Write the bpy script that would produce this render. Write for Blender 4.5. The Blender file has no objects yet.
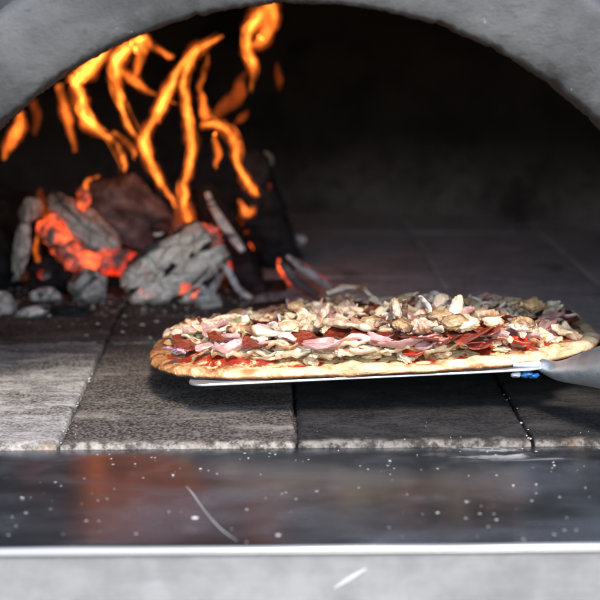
import bpy, bmesh, math, random
import numpy as np
from mathutils import Vector, Matrix, Euler, noise as mn

random.seed(11)
S = bpy.context.scene
C = S.collection
R = math.radians
PI = math.pi

# ------------------------------------------------------------------ camera
F = 1400.0
TILT = math.atan(312 / F)
YAW = R(1.22)
CAM = Vector((-0.0198, 0.0, 0.30))
FW = Vector((math.sin(YAW) * math.cos(TILT), math.cos(YAW) * math.cos(TILT), -math.sin(TILT)))
RT = Vector((math.cos(YAW), -math.sin(YAW), 0))
UP = RT.cross(FW)
cd = bpy.data.cameras.new('camera')
cam = bpy.data.objects.new('camera', cd)
C.objects.link(cam)
cam.location = CAM
cam.rotation_euler = Matrix((RT, UP, -FW)).transposed().to_euler()
cd.sensor_width = 36
cd.lens = 36 * F / 600
cd.clip_start = 0.01
cd.clip_end = 100
cd.dof.use_dof = True
cd.dof.focus_distance = 1.005
cd.dof.aperture_fstop = 6.2
cd.dof.aperture_blades = 0
S.camera = cam


def ray(px, py):
    return (FW + RT * ((px - 300) / F) - UP * ((py - 300) / F))


def at(px, py, Y):
    d = ray(px, py)
    return CAM + d * ((Y - CAM.y) / d.y)


def floor_at(px, py, z=0.0):
    d = ray(px, py)
    return CAM + d * ((z - CAM.z) / d.z)


# ------------------------------------------------------------------ helpers
def fbm(v, o=4, h=0.6, s=1.0, seed=0.0):
    v = Vector(v) * s + Vector((seed * 7.13, seed * 3.7, seed * 1.9))
    a, t = 1.0, 0.0
    for _ in range(o):
        t += a * mn.noise(v)
        v = v * 2.03
        a *= h
    return t


def link(name, me, mat=None, parent=None, smooth=True):
    o = bpy.data.objects.new(name, me)
    C.objects.link(o)
    if mat and len(me.materials) == 0:
        me.materials.append(mat)
    if smooth:
        me.polygons.foreach_set('use_smooth', [True] * len(me.polygons))
    if parent is not None:
        o.parent = parent
    return o


def mesh(name, vs, fs):
    me = bpy.data.meshes.new(name)
    me.from_pydata([tuple(v) for v in vs], [], fs)
    me.update()
    bm = bmesh.new()
    bm.from_mesh(me)
    bmesh.ops.recalc_face_normals(bm, faces=bm.faces)
    bm.to_mesh(me)
    bm.free()
    return me


def tag(o, label=None, cat=None, group=None, kind=None):
    if label:
        o['label'] = label
    if cat:
        o['category'] = cat
    if group:
        o['group'] = group
    if kind:
        o['kind'] = kind
    return o


def empty(name, loc=(0, 0, 0), rot=(0, 0, 0)):
    o = bpy.data.objects.new(name, None)
    o.empty_display_size = 0.02
    C.objects.link(o)
    o.location = loc
    o.rotation_euler = rot
    return o


def ico(sub, fn, jitter=None):
    bm = bmesh.new()
    bmesh.ops.create_icosphere(bm, subdivisions=sub, radius=1)
    for v in bm.verts:
        v.co = fn(v.co.copy())
    me = bpy.data.meshes.new('m')
    bm.to_mesh(me)
    bm.free()
    return me


def catmull(pts, n):
    P = [np.array(p, float) for p in pts]
    P = [2 * P[0] - P[1]] + P + [2 * P[-1] - P[-2]]
    out = []
    m = len(P) - 3
    for i in range(m):
        for k in range(n):
            t = k / n
            a, b, c, d = P[i:i + 4]
            out.append(0.5 * ((2 * b) + (-a + c) * t + (2 * a - 5 * b + 4 * c - d) * t * t + (-a + 3 * b - 3 * c + d) * t ** 3))
    out.append(P[-2])
    return out


def tube(pts, rad, sides=12, n=6, flat=(1, 1), up=(0, 0, 1), wob=0.0, seed=0, square=0):
    """pts: xyz list, rad: radius per point -> vertices / faces of a closed tapered tube"""
    pr = catmull([tuple(p) + (r,) for p, r in zip(pts, rad)], n)
    vs, fs = [], []
    L = len(pr)
    prev = None
    for i, q in enumerate(pr):
        p = Vector(q[:3])
        r = max(q[3], 1e-5)
        a = Vector(pr[max(i - 1, 0)][:3])
        b = Vector(pr[min(i + 1, L - 1)][:3])
        t = (b - a).normalized()
        u = Vector(up)
        s = t.cross(u)
        if s.length < 1e-4:
            s = t.cross(Vector((1, 0, 0)))
        s.normalize()
        w = s.cross(t).normalized()
        for k in range(sides):
            an = 2 * PI * k / sides
            c_, s_ = math.cos(an), math.sin(an)
            if square:
                c_ = math.copysign(abs(c_) ** square, c_)
                s_ = math.copysign(abs(s_) ** square, s_)
            rr = r
            if wob:
                rr *= 1 + wob * fbm((p.x * 60 + c_, p.y * 60 + s_, p.z * 60), 3, seed=seed)
            vs.append(p + s * (c_ * rr * flat[0]) + w * (s_ * rr * flat[1]))
    for i in range(L - 1):
        for k in range(sides):
            a = i * sides + k
            b = i * sides + (k + 1) % sides
            fs.append((a, b, b + sides, a + sides))
    fs.append(tuple(range(sides))[::-1])
    fs.append(tuple(range((L - 1) * sides, L * sides)))
    return vs, fs


# ------------------------------------------------------------------ materials
class NT:
    def __init__(s, name):
        s.m = bpy.data.materials.new(name)
        s.m.use_nodes = True
        s.t = s.m.node_tree
        s.t.nodes.clear()
        s.out = s.t.nodes.new('ShaderNodeOutputMaterial')
        s.tc = s.n('ShaderNodeTexCoord')
        s.b = None

    def n(s, ty, **k):
        x = s.t.nodes.new(ty)
        for a, b in k.items():
            setattr(x, a, b)
        return x

    def l(s, a, b):
        s.t.links.new(a, b)

    def put(s, sock, v):
        if isinstance(v, bpy.types.NodeSocket):
            s.l(v, sock)
        elif v is not None:
            if sock.type == 'RGBA' and not hasattr(v, '__len__'):
                v = (v, v, v, 1)
            elif sock.type == 'RGBA' and len(v) == 3:
                v = (*v, 1)
            sock.default_value = v

    def map(s, scale=(1, 1, 1), loc=(0, 0, 0), rot=(0, 0, 0), src='Object', rnd=True):
        mp = s.n('ShaderNodeMapping')
        mp.inputs['Scale'].default_value = scale
        mp.inputs['Location'].default_value = loc
        mp.inputs['Rotation'].default_value = rot
        v = s.tc.outputs[src]
        if rnd:
            oi = s.n('ShaderNodeObjectInfo')
            ad = s.n('ShaderNodeVectorMath', operation='ADD')
            ml = s.n('ShaderNodeMath', operation='MULTIPLY')
            s.l(oi.outputs['Random'], ml.inputs[0])
            ml.inputs[1].default_value = 9.0
            s.l(v, ad.inputs[0])
            s.l(ml.outputs[0], ad.inputs[1])
            v = ad.outputs[0]
        s.l(v, mp.inputs['Vector'])
        return mp.outputs[0]

    def noise(s, vec, scale, detail=6, rough=0.6, dist=0.0):
        x = s.n('ShaderNodeTexNoise')
        s.l(vec, x.inputs['Vector'])
        x.inputs['Scale'].default_value = scale
        x.inputs['Detail'].default_value = detail
        x.inputs['Roughness'].default_value = rough
        x.inputs['Distortion'].default_value = dist
        return x.outputs['Fac']

    def vor(s, vec, scale, feature='F1', rand=1.0):
        x = s.n('ShaderNodeTexVoronoi', feature=feature)
        s.l(vec, x.inputs['Vector'])
        x.inputs['Scale'].default_value = scale
        x.inputs['Randomness'].default_value = rand
        return x.outputs['Distance']

    def ramp(s, fac, a, b, lo=0.0, hi=1.0):
        x = s.n('ShaderNodeMapRange')
        x.interpolation_type = 'SMOOTHSTEP'
        s.put(x.inputs['Value'], fac)
        x.inputs['From Min'].default_value = a
        x.inputs['From Max'].default_value = b
        x.inputs['To Min'].default_value = lo
        x.inputs['To Max'].default_value = hi
        return x.outputs[0]

    def mix(s, fac, a, b, mode='MIX'):
        x = s.n('ShaderNodeMix', data_type='RGBA', blend_type=mode)
        s.put(x.inputs[0], fac)
        s.put(x.inputs[6], a)
        s.put(x.inputs[7], b)
        return x.outputs[2]

    def math(s, op, a, b=0.0):
        x = s.n('ShaderNodeMath', operation=op)
        s.put(x.inputs[0], a)
        s.put(x.inputs[1], b)
        return x.outputs[0]

    def bump(s, h, dist, strength=1.0, prev=None):
        x = s.n('ShaderNodeBump')
        s.l(h, x.inputs['Height'])
        x.inputs['Distance'].default_value = dist
        x.inputs['Strength'].default_value = strength
        if prev is not None:
            s.l(prev, x.inputs['Normal'])
        return x.outputs[0]

    def bsdf(s, col, rough=0.6, metal=0.0, normal=None, sss=0.0, ssr=(1, .3, .15), sscale=0.004, emit=None, estr=0.0, coat=0.0, spec=0.5, trans=0):
        b = s.n('ShaderNodeBsdfPrincipled')
        s.put(b.inputs['Base Color'], col)
        s.put(b.inputs['Roughness'], rough)
        s.put(b.inputs['Metallic'], metal)
        s.put(b.inputs['Specular IOR Level'], spec)
        if normal is not None:
            s.l(normal, b.inputs['Normal'])
        if sss:
            b.inputs['Subsurface Weight'].default_value = sss
            b.inputs['Subsurface Radius'].default_value = ssr
            b.inputs['Subsurface Scale'].default_value = sscale
        if emit is not None:
            s.put(b.inputs['Emission Color'], emit)
            s.put(b.inputs['Emission Strength'], estr)
        s.put(b.inputs['Coat Weight'], coat)
        s.l(b.outputs[0], s.out.inputs['Surface'])
        s.b = b
        return s.m

    def sep(s, vec):
        x = s.n('ShaderNodeSeparateXYZ')
        s.l(vec, x.inputs[0])
        return x.outputs


def m_tile(name, base, dark, soot, strip=0.35):
    t = NT(name)
    w = t.map(rnd=True)
    st = t.map(scale=(1, 2.1, 1))
    n1 = t.noise(st, 13, 8, 0.72, .4)
    n2 = t.noise(st, 34, 12, 0.80, 0.25)
    n3 = t.noise(w, 420, 3, 0.6)
    pits = t.ramp(t.vor(w, 330), 0.08, 0.28)
    c = t.mix(t.ramp(n1, 0.40 + soot, 0.56 + soot), dark, base)
    bl = t.noise(t.map(scale=(1, 1.0, 1)), 9, 3, 0.5)
    c = t.mix(t.ramp(bl, 0.63, 0.68, 0, .85 if strip == 0 else .3), c, (0.012, 0.011, 0.011))
    c = t.mix(t.ramp(n2, 0.38, 0.64, .35 if strip == 0 else .1, 1), (dark[0] * .5, dark[1] * .5, dark[2] * .5), c)
    c = t.mix(t.math('MULTIPLY', t.ramp(n3, 0.35, 0.7), 0.5), c, (base[0] * 1.35, base[1] * 1.32, base[2] * 1.27))
    c = t.mix(t.ramp(pits, 0, 1, 0.5, 0), c, (0.02, 0.018, 0.016))
    # pale chipped front lip; the sunlit strip is put into its colour
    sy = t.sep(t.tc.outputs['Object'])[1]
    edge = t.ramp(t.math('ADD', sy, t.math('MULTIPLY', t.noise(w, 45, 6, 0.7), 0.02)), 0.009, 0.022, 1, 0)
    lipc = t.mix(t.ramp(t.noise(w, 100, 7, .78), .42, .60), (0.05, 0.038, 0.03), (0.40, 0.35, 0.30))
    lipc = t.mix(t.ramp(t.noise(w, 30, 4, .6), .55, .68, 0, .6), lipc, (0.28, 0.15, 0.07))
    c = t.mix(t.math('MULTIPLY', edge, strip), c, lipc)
    h = t.math('ADD', t.math('MULTIPLY', n2, 1.2), t.math('MULTIPLY', n3, 0.35))
    h = t.math('ADD', h, t.math('MULTIPLY', pits, 0.35))
    nb = t.bump(h, 0.0010, 1.0)
    return t.bsdf(c, t.ramp(n2, .3, .7, .7, .95), normal=nb, spec=0.2)


def m_soot(name, a, b, sc=6, bd=0.004, rough=0.95):
    t = NT(name)
    w = t.map()
    n1 = t.noise(w, sc, 8, 0.65)
    n2 = t.noise(w, sc * 9, 6, 0.65)
    c = t.mix(t.ramp(n1, 0.35, 0.68), a, b)
    c = t.mix(t.ramp(n2, 0.4, 0.8, 0, 0.5), c, (b[0] * 1.5, b[1] * 1.45, b[2] * 1.4))
    return t.bsdf(c, rough, normal=t.bump(t.math('ADD', n1, t.math('MULTIPLY', n2, .3)), bd), spec=0.2)


def m_dome():
    t = NT('sooty_dome_lit_low')
    w = t.map(rnd=False)
    n1 = t.noise(w, 7, 8, .65)
    n2 = t.noise(w, 60, 6, .65)
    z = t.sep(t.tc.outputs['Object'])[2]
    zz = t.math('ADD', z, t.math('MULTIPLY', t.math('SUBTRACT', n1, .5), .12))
    lit_low = t.mix(t.ramp(n1, .35, .65), (0.05, 0.043, 0.04), (0.22, 0.19, 0.175))
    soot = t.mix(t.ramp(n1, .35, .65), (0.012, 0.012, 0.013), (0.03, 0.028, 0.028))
    lit_low = t.mix(t.ramp(n2, .45, .7, 0, .6), lit_low, (0.03, 0.026, 0.025))
    c = t.mix(t.ramp(zz, -.02, .13), lit_low, soot)  # soot above; the lit foot of the wall is put into the colour
    return t.bsdf(c, .95, normal=t.bump(t.math('ADD', n1, t.math('MULTIPLY', n2, .3)), .006), spec=.1)


def m_arch():
    t = NT('painted_arch')
    w = t.map(rnd=False)
    n1 = t.noise(w, 9, 8, 0.6)
    n2 = t.noise(w, 55, 6, 0.7)
    n3 = t.noise(w, 600, 2, 0.5)
    c = t.mix(t.ramp(n1, 0.38, 0.62), (0.022, 0.0215, 0.021), (0.056, 0.054, 0.052))
    c = t.mix(t.ramp(n2, 0.45, 0.8, 0, 0.6), c, (0.088, 0.083, 0.078))
    sc = t.noise(t.map(scale=(3, 1, 14), rot=(0, R(-38), 0), rnd=False), 22, 5, .7)
    c = t.mix(t.ramp(sc, 0.52, 0.66, 0, 0.75), c, (0.025, 0.025, 0.027))
    sp = t.noise(w, 40, 3, 0.5)
    c = t.mix(t.ramp(sp, 0.66, 0.72, 0, 0.9), c, (0.02, 0.018, 0.017))
    # soot licked round the arch's rim
    x, y, z = t.sep(t.tc.outputs['Object'])[:3]
    z0 = t.math('SUBTRACT', z, 0.0085)
    rad = t.math('SQRT', t.math('ADD', t.math('MULTIPLY', x, x), t.math('MULTIPLY', z0, z0)))
    rr = t.math('ADD', rad, t.math('MULTIPLY', t.math('SUBTRACT', n2, .5), -0.026))
    c = t.mix(t.ramp(rr, 0.2820, 0.2862, 0.95, 0), c, (0.018, 0.015, 0.013))
    wh = t.ramp(t.noise(w, 210, 3, .6), .70, .76)
    c = t.mix(t.math('MULTIPLY', wh, t.ramp(rad, .288, .31, .55, 0)), c, (0.6, 0.58, 0.55))
    h = t.math('ADD', t.math('MULTIPLY', n2, .5), t.math('MULTIPLY', n3, 0.10))
    return t.bsdf(c, t.ramp(n2, .3, .7, .42, .68), normal=t.bump(h, 0.0016), spec=0.5)


def m_steel_sill():
    t = NT('stained_steel')
    w = t.map(rnd=False)
    br = t.noise(t.map(scale=(1, 40, 1), rnd=False), 12, 4, 0.6)
    n1 = t.noise(t.map(scale=(1, 1.8, 1), rot=(0, 0, R(6)), rnd=False), 7, 8, 0.62, .3)
    n2 = t.noise(w, 38, 8, 0.72)
    film = t.ramp(n1, 0.36, 0.70)
    base = t.mix(film, (0.072, 0.075, 0.080), (0.135, 0.145, 0.165))
    base = t.mix(t.ramp(n2, 0.5, 0.75, 0, 0.45), base, (0.24, 0.245, 0.255))
    rough = t.math('ADD', t.ramp(n1, 0.3, 0.75, 0.13, 0.27), t.math('MULTIPLY', br, 0.07))
    # dust specks and dried drops
    v1 = t.n('ShaderNodeTexVoronoi'); t.l(w, v1.inputs['Vector']); v1.inputs['Scale'].default_value = 62
    v2 = t.n('ShaderNodeTexVoronoi'); t.l(w, v2.inputs['Vector']); v2.inputs['Scale'].default_value = 150
    sel1 = t.ramp(t.sep(v1.outputs['Color'])[0], 0.74, 1.0, 0.0, 0.13)
    s1 = t.math('LESS_THAN', v1.outputs['Distance'], sel1)
    sel2 = t.ramp(t.sep(v2.outputs['Color'])[1], 0.66, 1.0, 0.0, 0.15)
    s2 = t.math('LESS_THAN', v2.outputs['Distance'], sel2)
    dust = t.math('MAXIMUM', s1, t.math('MULTIPLY', s2, .7))
    # pale smears
    sm = t.noise(t.map(scale=(1, 3.0, 1), rot=(0, 0, R(14)), rnd=False), 16, 8, 0.72, 0.6)
    y = t.sep(t.tc.outputs['Object'])[1]
    x = t.sep(t.tc.outputs['Object'])[0]
    zone = t.math('MULTIPLY', t.ramp(y, 0.855, 0.895), t.ramp(x, .03, .16, 0.12, 1.0))
    smear = t.math('MULTIPLY', t.ramp(sm, 0.50, 0.62), zone)
    d = t.math('MAXIMUM', dust, t.math('MULTIPLY', smear, 0.75))
    met = t.ramp(d, 0, 1, 0.82, 0.0)
    met = t.math('MULTIPLY', met, t.ramp(film, 0, 1, 1.0, 0.86))
    lip = t.ramp(y, ys + .0015, ys + .0035, 1, 0)  # bright highlight of the front fold, put into the colour
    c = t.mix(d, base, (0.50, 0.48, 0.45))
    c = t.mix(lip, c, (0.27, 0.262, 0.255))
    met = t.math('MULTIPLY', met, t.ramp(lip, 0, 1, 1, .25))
    ro = t.math('MAXIMUM', rough, t.math('MULTIPLY', d, .8))
    h = t.math('ADD', t.math('MULTIPLY', n1, .5), t.math('MULTIPLY', br, .02))
    h = t.math('ADD', h, t.math('MULTIPLY', n2, .06))
    return t.bsdf(c, ro, metal=met, normal=t.bump(h, 0.0006))


def m_steel(name, base, rough, brush=(1, 30, 1), metal=0.9, bs=20):
    t = NT(name)
    w = t.map(rnd=False)
    br = t.noise(t.map(scale=brush, rnd=False), bs, 5, 0.6)
    n2 = t.noise(w, 25, 7, 0.7)
    c = t.mix(t.ramp(n2, 0.35, 0.7), tuple(b * .72 for b in base), base)
    r = t.math('ADD', t.ramp(n2, .3, .7, rough, rough + .14), t.math('MULTIPLY', br, 0.12))
    return t.bsdf(c, r, metal=metal, normal=t.bump(t.math('ADD', br, n2), 0.0003))


def m_ash(name, a, b, glow=0.0, crack=1.0, sc=90, glowsc=26, thr=(0.56, 0.66), gcol=(1.0, 0.10, 0.02), gstr=5.0):
    t = NT(name)
    w = t.map()
    n1 = t.noise(w, sc, 8, 0.7, 0.5)
    n2 = t.noise(w, sc * .3, 6, 0.65, 0.8)
    v = t.vor(t.map(scale=(1, 1, 1.5)), sc * .55, 'DISTANCE_TO_EDGE')
    c = t.mix(t.ramp(n1, 0.36, 0.62), a, b)
    ns = t.noise(t.map(scale=(1, 1, 4.5)), sc * .16, 5, 0.6, 0.5)
    c = t.mix(t.ramp(n2, 0.60, 0.70, 0, crack), c, (0.02, 0.02, 0.026))
    c = t.mix(t.ramp(ns, 0.56, 0.64, 0, crack), c, (0.015, 0.015, 0.02))
    c = t.mix(t.ramp(v, 0.0, 0.03, 0.35 * crack, 0), c, (0.012, 0.011, 0.011))
    an = t.n('ShaderNodeAttribute', attribute_name='crack')
    ck = t.ramp(t.math('ADD', an.outputs['Fac'], t.math('MULTIPLY', t.math('SUBTRACT', n1, .5), .8)), .18, .42, 0, .97)
    c = t.mix(ck, c, (0.012, 0.012, 0.018))
    h = t.math('ADD', n1, t.math('MULTIPLY', t.ramp(v, 0, .1), 0.6))
    h = t.math('ADD', h, t.math('MULTIPLY', t.ramp(ns, .52, .64, 1, 0), 1.2))
    nb = t.bump(h, 0.0035)
    if glow:
        g = t.noise(w, glowsc, 5, 0.65, 0.6)
        gm = t.ramp(g, thr[0], thr[1])
        hot = t.ramp(g, thr[0] + .12, thr[1] + 0.16, 0, 1)
        gc = t.mix(hot, gcol, (1.0, 0.19, 0.03))
        fine = t.ramp(n1, 0.3, 0.62, 0.35, 1.0)
        st = t.math('MULTIPLY', t.math('MULTIPLY', gm, fine), gstr * glow)
        c = t.mix(t.math('MULTIPLY', gm, .7), c, (0.03, 0.01, 0.008))
        return t.bsdf(c, 0.95, normal=nb, emit=gc, estr=st, spec=0.2)
    return t.bsdf(c, 0.95, normal=nb, spec=0.2)


def m_fire(name, col, k):
    t = NT(name)
    e = t.n('ShaderNodeEmission')
    e.inputs[0].default_value = (*col, 1)
    w = t.map(scale=(1, 1, .42), rnd=False)
    n = t.noise(w, 75, 3, .6, .4)
    t.l(t.ramp(n, .34, .62, k * .10, k * 1.7), e.inputs[1])
    t.l(e.outputs[0], t.out.inputs['Volume'])
    return t.m


def m_food(name, a, b, brown=None, bthr=(0.58, 0.72), sc=120, rough=0.4, sss=0.25, ssr=(1, .45, .2), bd=0.0012, coat=0.15, var=0.35, char=0.0):
    t = NT(name)
    w = t.map()
    oi = t.n('ShaderNodeObjectInfo')
    n1 = t.noise(w, sc, 6, 0.6, 0.4)
    n2 = t.noise(w, sc * .45, 6, 0.7, 0.8)
    c = t.mix(t.ramp(n1, 0.35, 0.65), a, b)
    dk = tuple(x * (1 - var) for x in a)
    c = t.mix(t.math('MULTIPLY', oi.outputs['Random'], 0.7), c, dk)
    if brown:
        c = t.mix(t.ramp(n2, bthr[0], bthr[1], 0, 0.9), c, brown)
    if char:
        c = t.mix(t.ramp(n2, bthr[1] - .02, bthr[1] + .05, 0, char), c, (0.03, 0.015, 0.008))
    h = t.math('ADD', n1, t.math('MULTIPLY', t.noise(w, sc * 5, 3, .6), .25))
    return t.bsdf(c, rough, normal=t.bump(h, bd), sss=sss, ssr=ssr, coat=coat)


def m_crust():
    t = NT('baked_dough')
    w = t.map(rnd=False)
    x, y, z = t.sep(t.tc.outputs['Object'])[:3]
    n1 = t.noise(t.map(scale=(1, 1, 1.6), rnd=False), 48, 7, 0.65, 0.7)
    n2 = t.noise(w, 130, 6, 0.7, 0.5)
    n3 = t.noise(w, 24, 4, 0.6)
    left = t.ramp(x, -0.168, -0.05, 0.22, 0.0)
    nn = t.math('ADD', n1, left)
    low = t.ramp(z, 0.0003, 0.0040, 0.30, 0.0)
    nn = t.math('ADD', nn, low)
    c = t.mix(t.ramp(n3, 0.35, 0.65), (0.53, 0.375, 0.19), (0.64, 0.51, 0.32))
    c = t.mix(t.ramp(nn, 0.48, 0.66, 0, 0.9), c, (0.42, 0.155, 0.03))
    c = t.mix(t.ramp(nn, 0.62, 0.78, 0, 0.9), c, (0.12, 0.033, 0.008))
    c = t.mix(t.ramp(nn, 0.75, 0.84, 0, 0.95), c, (0.02, 0.012, 0.008))
    c = t.mix(t.ramp(n2, .5, .72, 0, .35), c, (0.38, 0.17, 0.05))
    fl = t.ramp(t.noise(w, 300, 3, .6), .62, .74, 0, .5)
    c = t.mix(fl, c, (0.78, 0.72, 0.6))
    h = t.math('ADD', t.math('MULTIPLY', n1, 1.5), t.math('MULTIPLY', n2, .6))
    return t.bsdf(c, 0.62, normal=t.bump(h, 0.0022), sss=0.15, ssr=(1, .5, .25))


def m_cheese_top():
    t = NT('melted_cheese')
    w = t.map(rnd=False)
    n1 = t.noise(w, 60, 6, 0.65, 0.8)
    n2 = t.noise(w, 120, 6, 0.65, 0.5)
    red = (0.30, 0.018, 0.006)
    c = t.mix(t.ramp(n1, 0.46, 0.55), red, (0.62, 0.48, 0.24))
    c = t.mix(t.ramp(n1, .36, .42, 1, 0), c, (0.24, 0.02, 0.008))
    c = t.mix(t.ramp(n2, 0.58, 0.72, 0, .8), c, (0.48, 0.17, 0.04))
    rad = t.math('ADD', n1, t.math('MULTIPLY', n2, .4))
    return t.bsdf(c, t.ramp(n2, .3, .7, .18, .45), normal=t.bump(rad, 0.003), sss=.15, coat=.3)


M = {}
ys = floor_at(300, 547, -0.004).y
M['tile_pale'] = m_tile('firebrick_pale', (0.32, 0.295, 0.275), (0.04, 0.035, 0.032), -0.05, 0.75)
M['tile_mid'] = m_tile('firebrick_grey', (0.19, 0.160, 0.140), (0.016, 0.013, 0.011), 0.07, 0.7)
M['tile_dark'] = m_tile('firebrick_soot_shade', (0.034, 0.030, 0.028), (0.007, 0.0065, 0.0065), 0.02, 0.5)  # soot plus the peel's shadow, both in the brick colour
M['tile_dark2'] = m_tile('firebrick_soot_shade_right', (0.038, 0.034, 0.032), (0.008, 0.0075, 0.0075), 0.02, 0.45)  # same soot and painted peel shade for the right-hand tiles
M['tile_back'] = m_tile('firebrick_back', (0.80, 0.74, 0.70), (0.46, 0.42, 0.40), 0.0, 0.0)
M['bed'] = m_soot('mortar_bed', (0.02, 0.018, 0.017), (0.10, 0.09, 0.08), 60)
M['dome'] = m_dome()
M['facade'] = m_soot('oven_facade', (0.015, 0.015, 0.016), (0.05, 0.05, 0.052), 12, 0.002)
M['arch'] = m_arch()
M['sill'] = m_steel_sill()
M['panel'] = m_steel('brushed_front_steel', (0.27, 0.262, 0.255), 0.5, brush=(1, 1, 9), metal=0.25)
M['peel'] = m_steel('peel_aluminium', (0.72, 0.73, 0.75), 0.28, brush=(1, 25, 1), metal=0.9)
M['handle'] = m_steel('peel_handle_metal', (0.70, 0.71, 0.71), 0.30, brush=(1, 20, 20), metal=0.9)
t = NT('blue_tape'); M['blue'] = t.bsdf((0.005, 0.07, 0.20), 0.35)
t = NT('white_tape'); M['white'] = t.bsdf((0.42, 0.44, 0.46), 0.4)
t = NT('flour_dust'); M['flour'] = t.bsdf((0.42, 0.40, 0.37), 0.8)
t = NT('light_scratch'); M['scratch'] = t.bsdf((0.38, 0.38, 0.38), 0.5)

# ------------------------------------------------------------------ oven
oven = empty('pizza_oven', (0, 0.93, 0))
tag(oven, 'wood fired pizza oven with grey painted arch, firebrick floor and steel sill', 'oven')
OV = oven.location


def op(name, me, mat, smooth=True, parent=None):
    o = link(name, me, mat, parent or oven, smooth)
    if parent is None:
        o.matrix_parent_inverse = Matrix.Translation(-OV)
    return o


# arch ring: profile swept round the half circle
RI = 0.2815
AC = Vector((0.001, 0, 0.0085))
prof = []   # (radius offset outward, y)
prof += [(0.004, 0.950), (0.0005, 0.944), (0.0, 0.935), (0.0, 0.918), (0.0004, 0.909), (0.0012, 0.9063), (0.0034, 0.9052)]
for q in range(1, 9):
    prof.append((0.007 + q * 0.0056, 0.9052 - 0.0006 * math.sin(q / 8 * PI)))
prof += [(0.054, 0.9062), (0.0575, 0.9090), (0.0585, 0.914), (0.0585, 0.95)]
vs, fs = [], []
NA = 420
for i in range(NA + 1):
    a = PI + R(3) - (PI + R(6)) * i / NA
    ca, sa = math.cos(a), math.sin(a)
    for j, (dr, y) in enumerate(prof):
        r = RI + dr
        p = Vector((ca * r, y, sa * r)) + AC
        if j < 8:
            k = 1.0 if j < 6 else 0.5
            jag = fbm((ca * 30, y * 25, sa * 30), 5, .75)
            chip = max(0, fbm((ca * 14, 3, sa * 14), 3) - .25) * .006
            p += Vector((ca, 0, sa)) * k * (jag * 0.0008 + .0010 * abs(fbm((ca * 90, y * 60, sa * 90), 3, .7)) + chip * 1.3 * (1 if j > 2 else .4))
        p += Vector((ca, 0, sa)) * 0.004 * max(0, (dr - .05) / .0115) * fbm((ca * 5, 0, sa * 5), 2)
        if dr > .004:
            p.y += 0.0012 * fbm((p.x * 14, 0, p.z * 14), 3)
        if j >= 8:
            p.x += 0.006 * (j - 7) / 12
        vs.append(p)
n = len(prof)
for i in range(NA):
    for j in range(n - 1):
        a = i * n + j
        fs.append((a, a + 1, a + n + 1, a + n))
    fs.append((i * n + n - 1, i * n, (i + 1) * n, (i + 1) * n + n - 1))
op('arch', mesh('arch', vs, fs), M['arch'])

# facade wall round the arch, with real thickness
vs, fs = [], []
NF = 96
for y in (0.931, 0.985):
    for i in range(NF + 1):
        a = PI + R(1.5) - (PI + R(3)) * i / NF
        ca, sa = math.cos(a), math.sin(a)
        r0 = RI + 0.012
        k = min(0.75 / max(abs(ca), 1e-6), 0.62 / max(sa, 1e-6) if sa > 0 else 9)
        vs.append(Vector((ca * r0, y, sa * r0)) + AC)
        vs.append(Vector((ca * k, y, sa * k)) + AC)
B = 2 * (NF + 1)
for i in range(NF):
    a = 2 * i
    fs.append((a, a + 1, a + 3, a + 2))
    fs.append((B + a, B + a + 2, B + a + 3, B + a + 1))
    fs.append((a, a + 2, B + a + 2, B + a))
    fs.append((a + 1, B + a + 1, B + a + 3, a + 3))
op('facade', mesh('facade', vs, fs), M['facade'], False)

# dome
vs, fs = [], []
NU, NV = 128, 36
DC = Vector((0, 1.43, 0))
rings = []
for j in range(NV + 1):
    ph = (PI / 2) * j / NV
    for i in range(NU):
        a = 2 * PI * i / NU
        e = 0.62
        cr = math.cos(ph) ** e if ph < PI / 2 - 1e-6 else 0.0
        x = 0.56 * math.cos(a) * cr
        y = 0.475 * math.sin(a) * cr
        z = 0.43 * math.sin(ph) ** 0.95 - 0.01 if ph > 0 else -0.03
        d = 1 + 0.02 * fbm((x * 8, y * 8, z * 8), 4)
        p = DC + Vector((x * d, y * d, z))
        p.y = max(p.y, 0.984)
        vs.append(p)
for j in range(NV):
    for i in range(NU):
        a = j * NU + i
        b = j * NU + (i + 1) % NU
        q = [a, b, b + NU, a + NU]
        c = sum((vs[k] for k in q), Vector()) / 4
        # leave the mouth open
        if c.y < 1.06 and (c.x ** 2 + (c.z - .007) ** 2) < 0.31 ** 2:
            continue
        fs.append(q)
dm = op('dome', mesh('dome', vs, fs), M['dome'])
so = dm.modifiers.new('s', 'SOLIDIFY')
so.thickness = 0.05
so.offset = 1.0

# floor tiles
bed = []
def box(x0, x1, y0, y1, z0, z1):
    v = [(x, y, z) for z in (z0, z1) for y in (y0, y1) for x in (x0, x1)]
    f = [(0, 2, 3, 1), (4, 5, 7, 6), (0, 1, 5, 4), (2, 6, 7, 3), (0, 4, 6, 2), (1, 3, 7, 5)]
    return v, f
v, f = box(-0.72, 0.72, 0.906, 2.0, -0.05, -0.006)
op('mortar_bed', mesh('bed', v, f), M['bed'], False)

FY = floor_at(300, 443).y
SX = [floor_at(59, 443).x, floor_at(299, 443).x, floor_at(535, 443).x]
TW = (SX[2] - SX[0]) / 2
TD = floor_at(110, 343).y - FY
X0 = SX[0]


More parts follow.
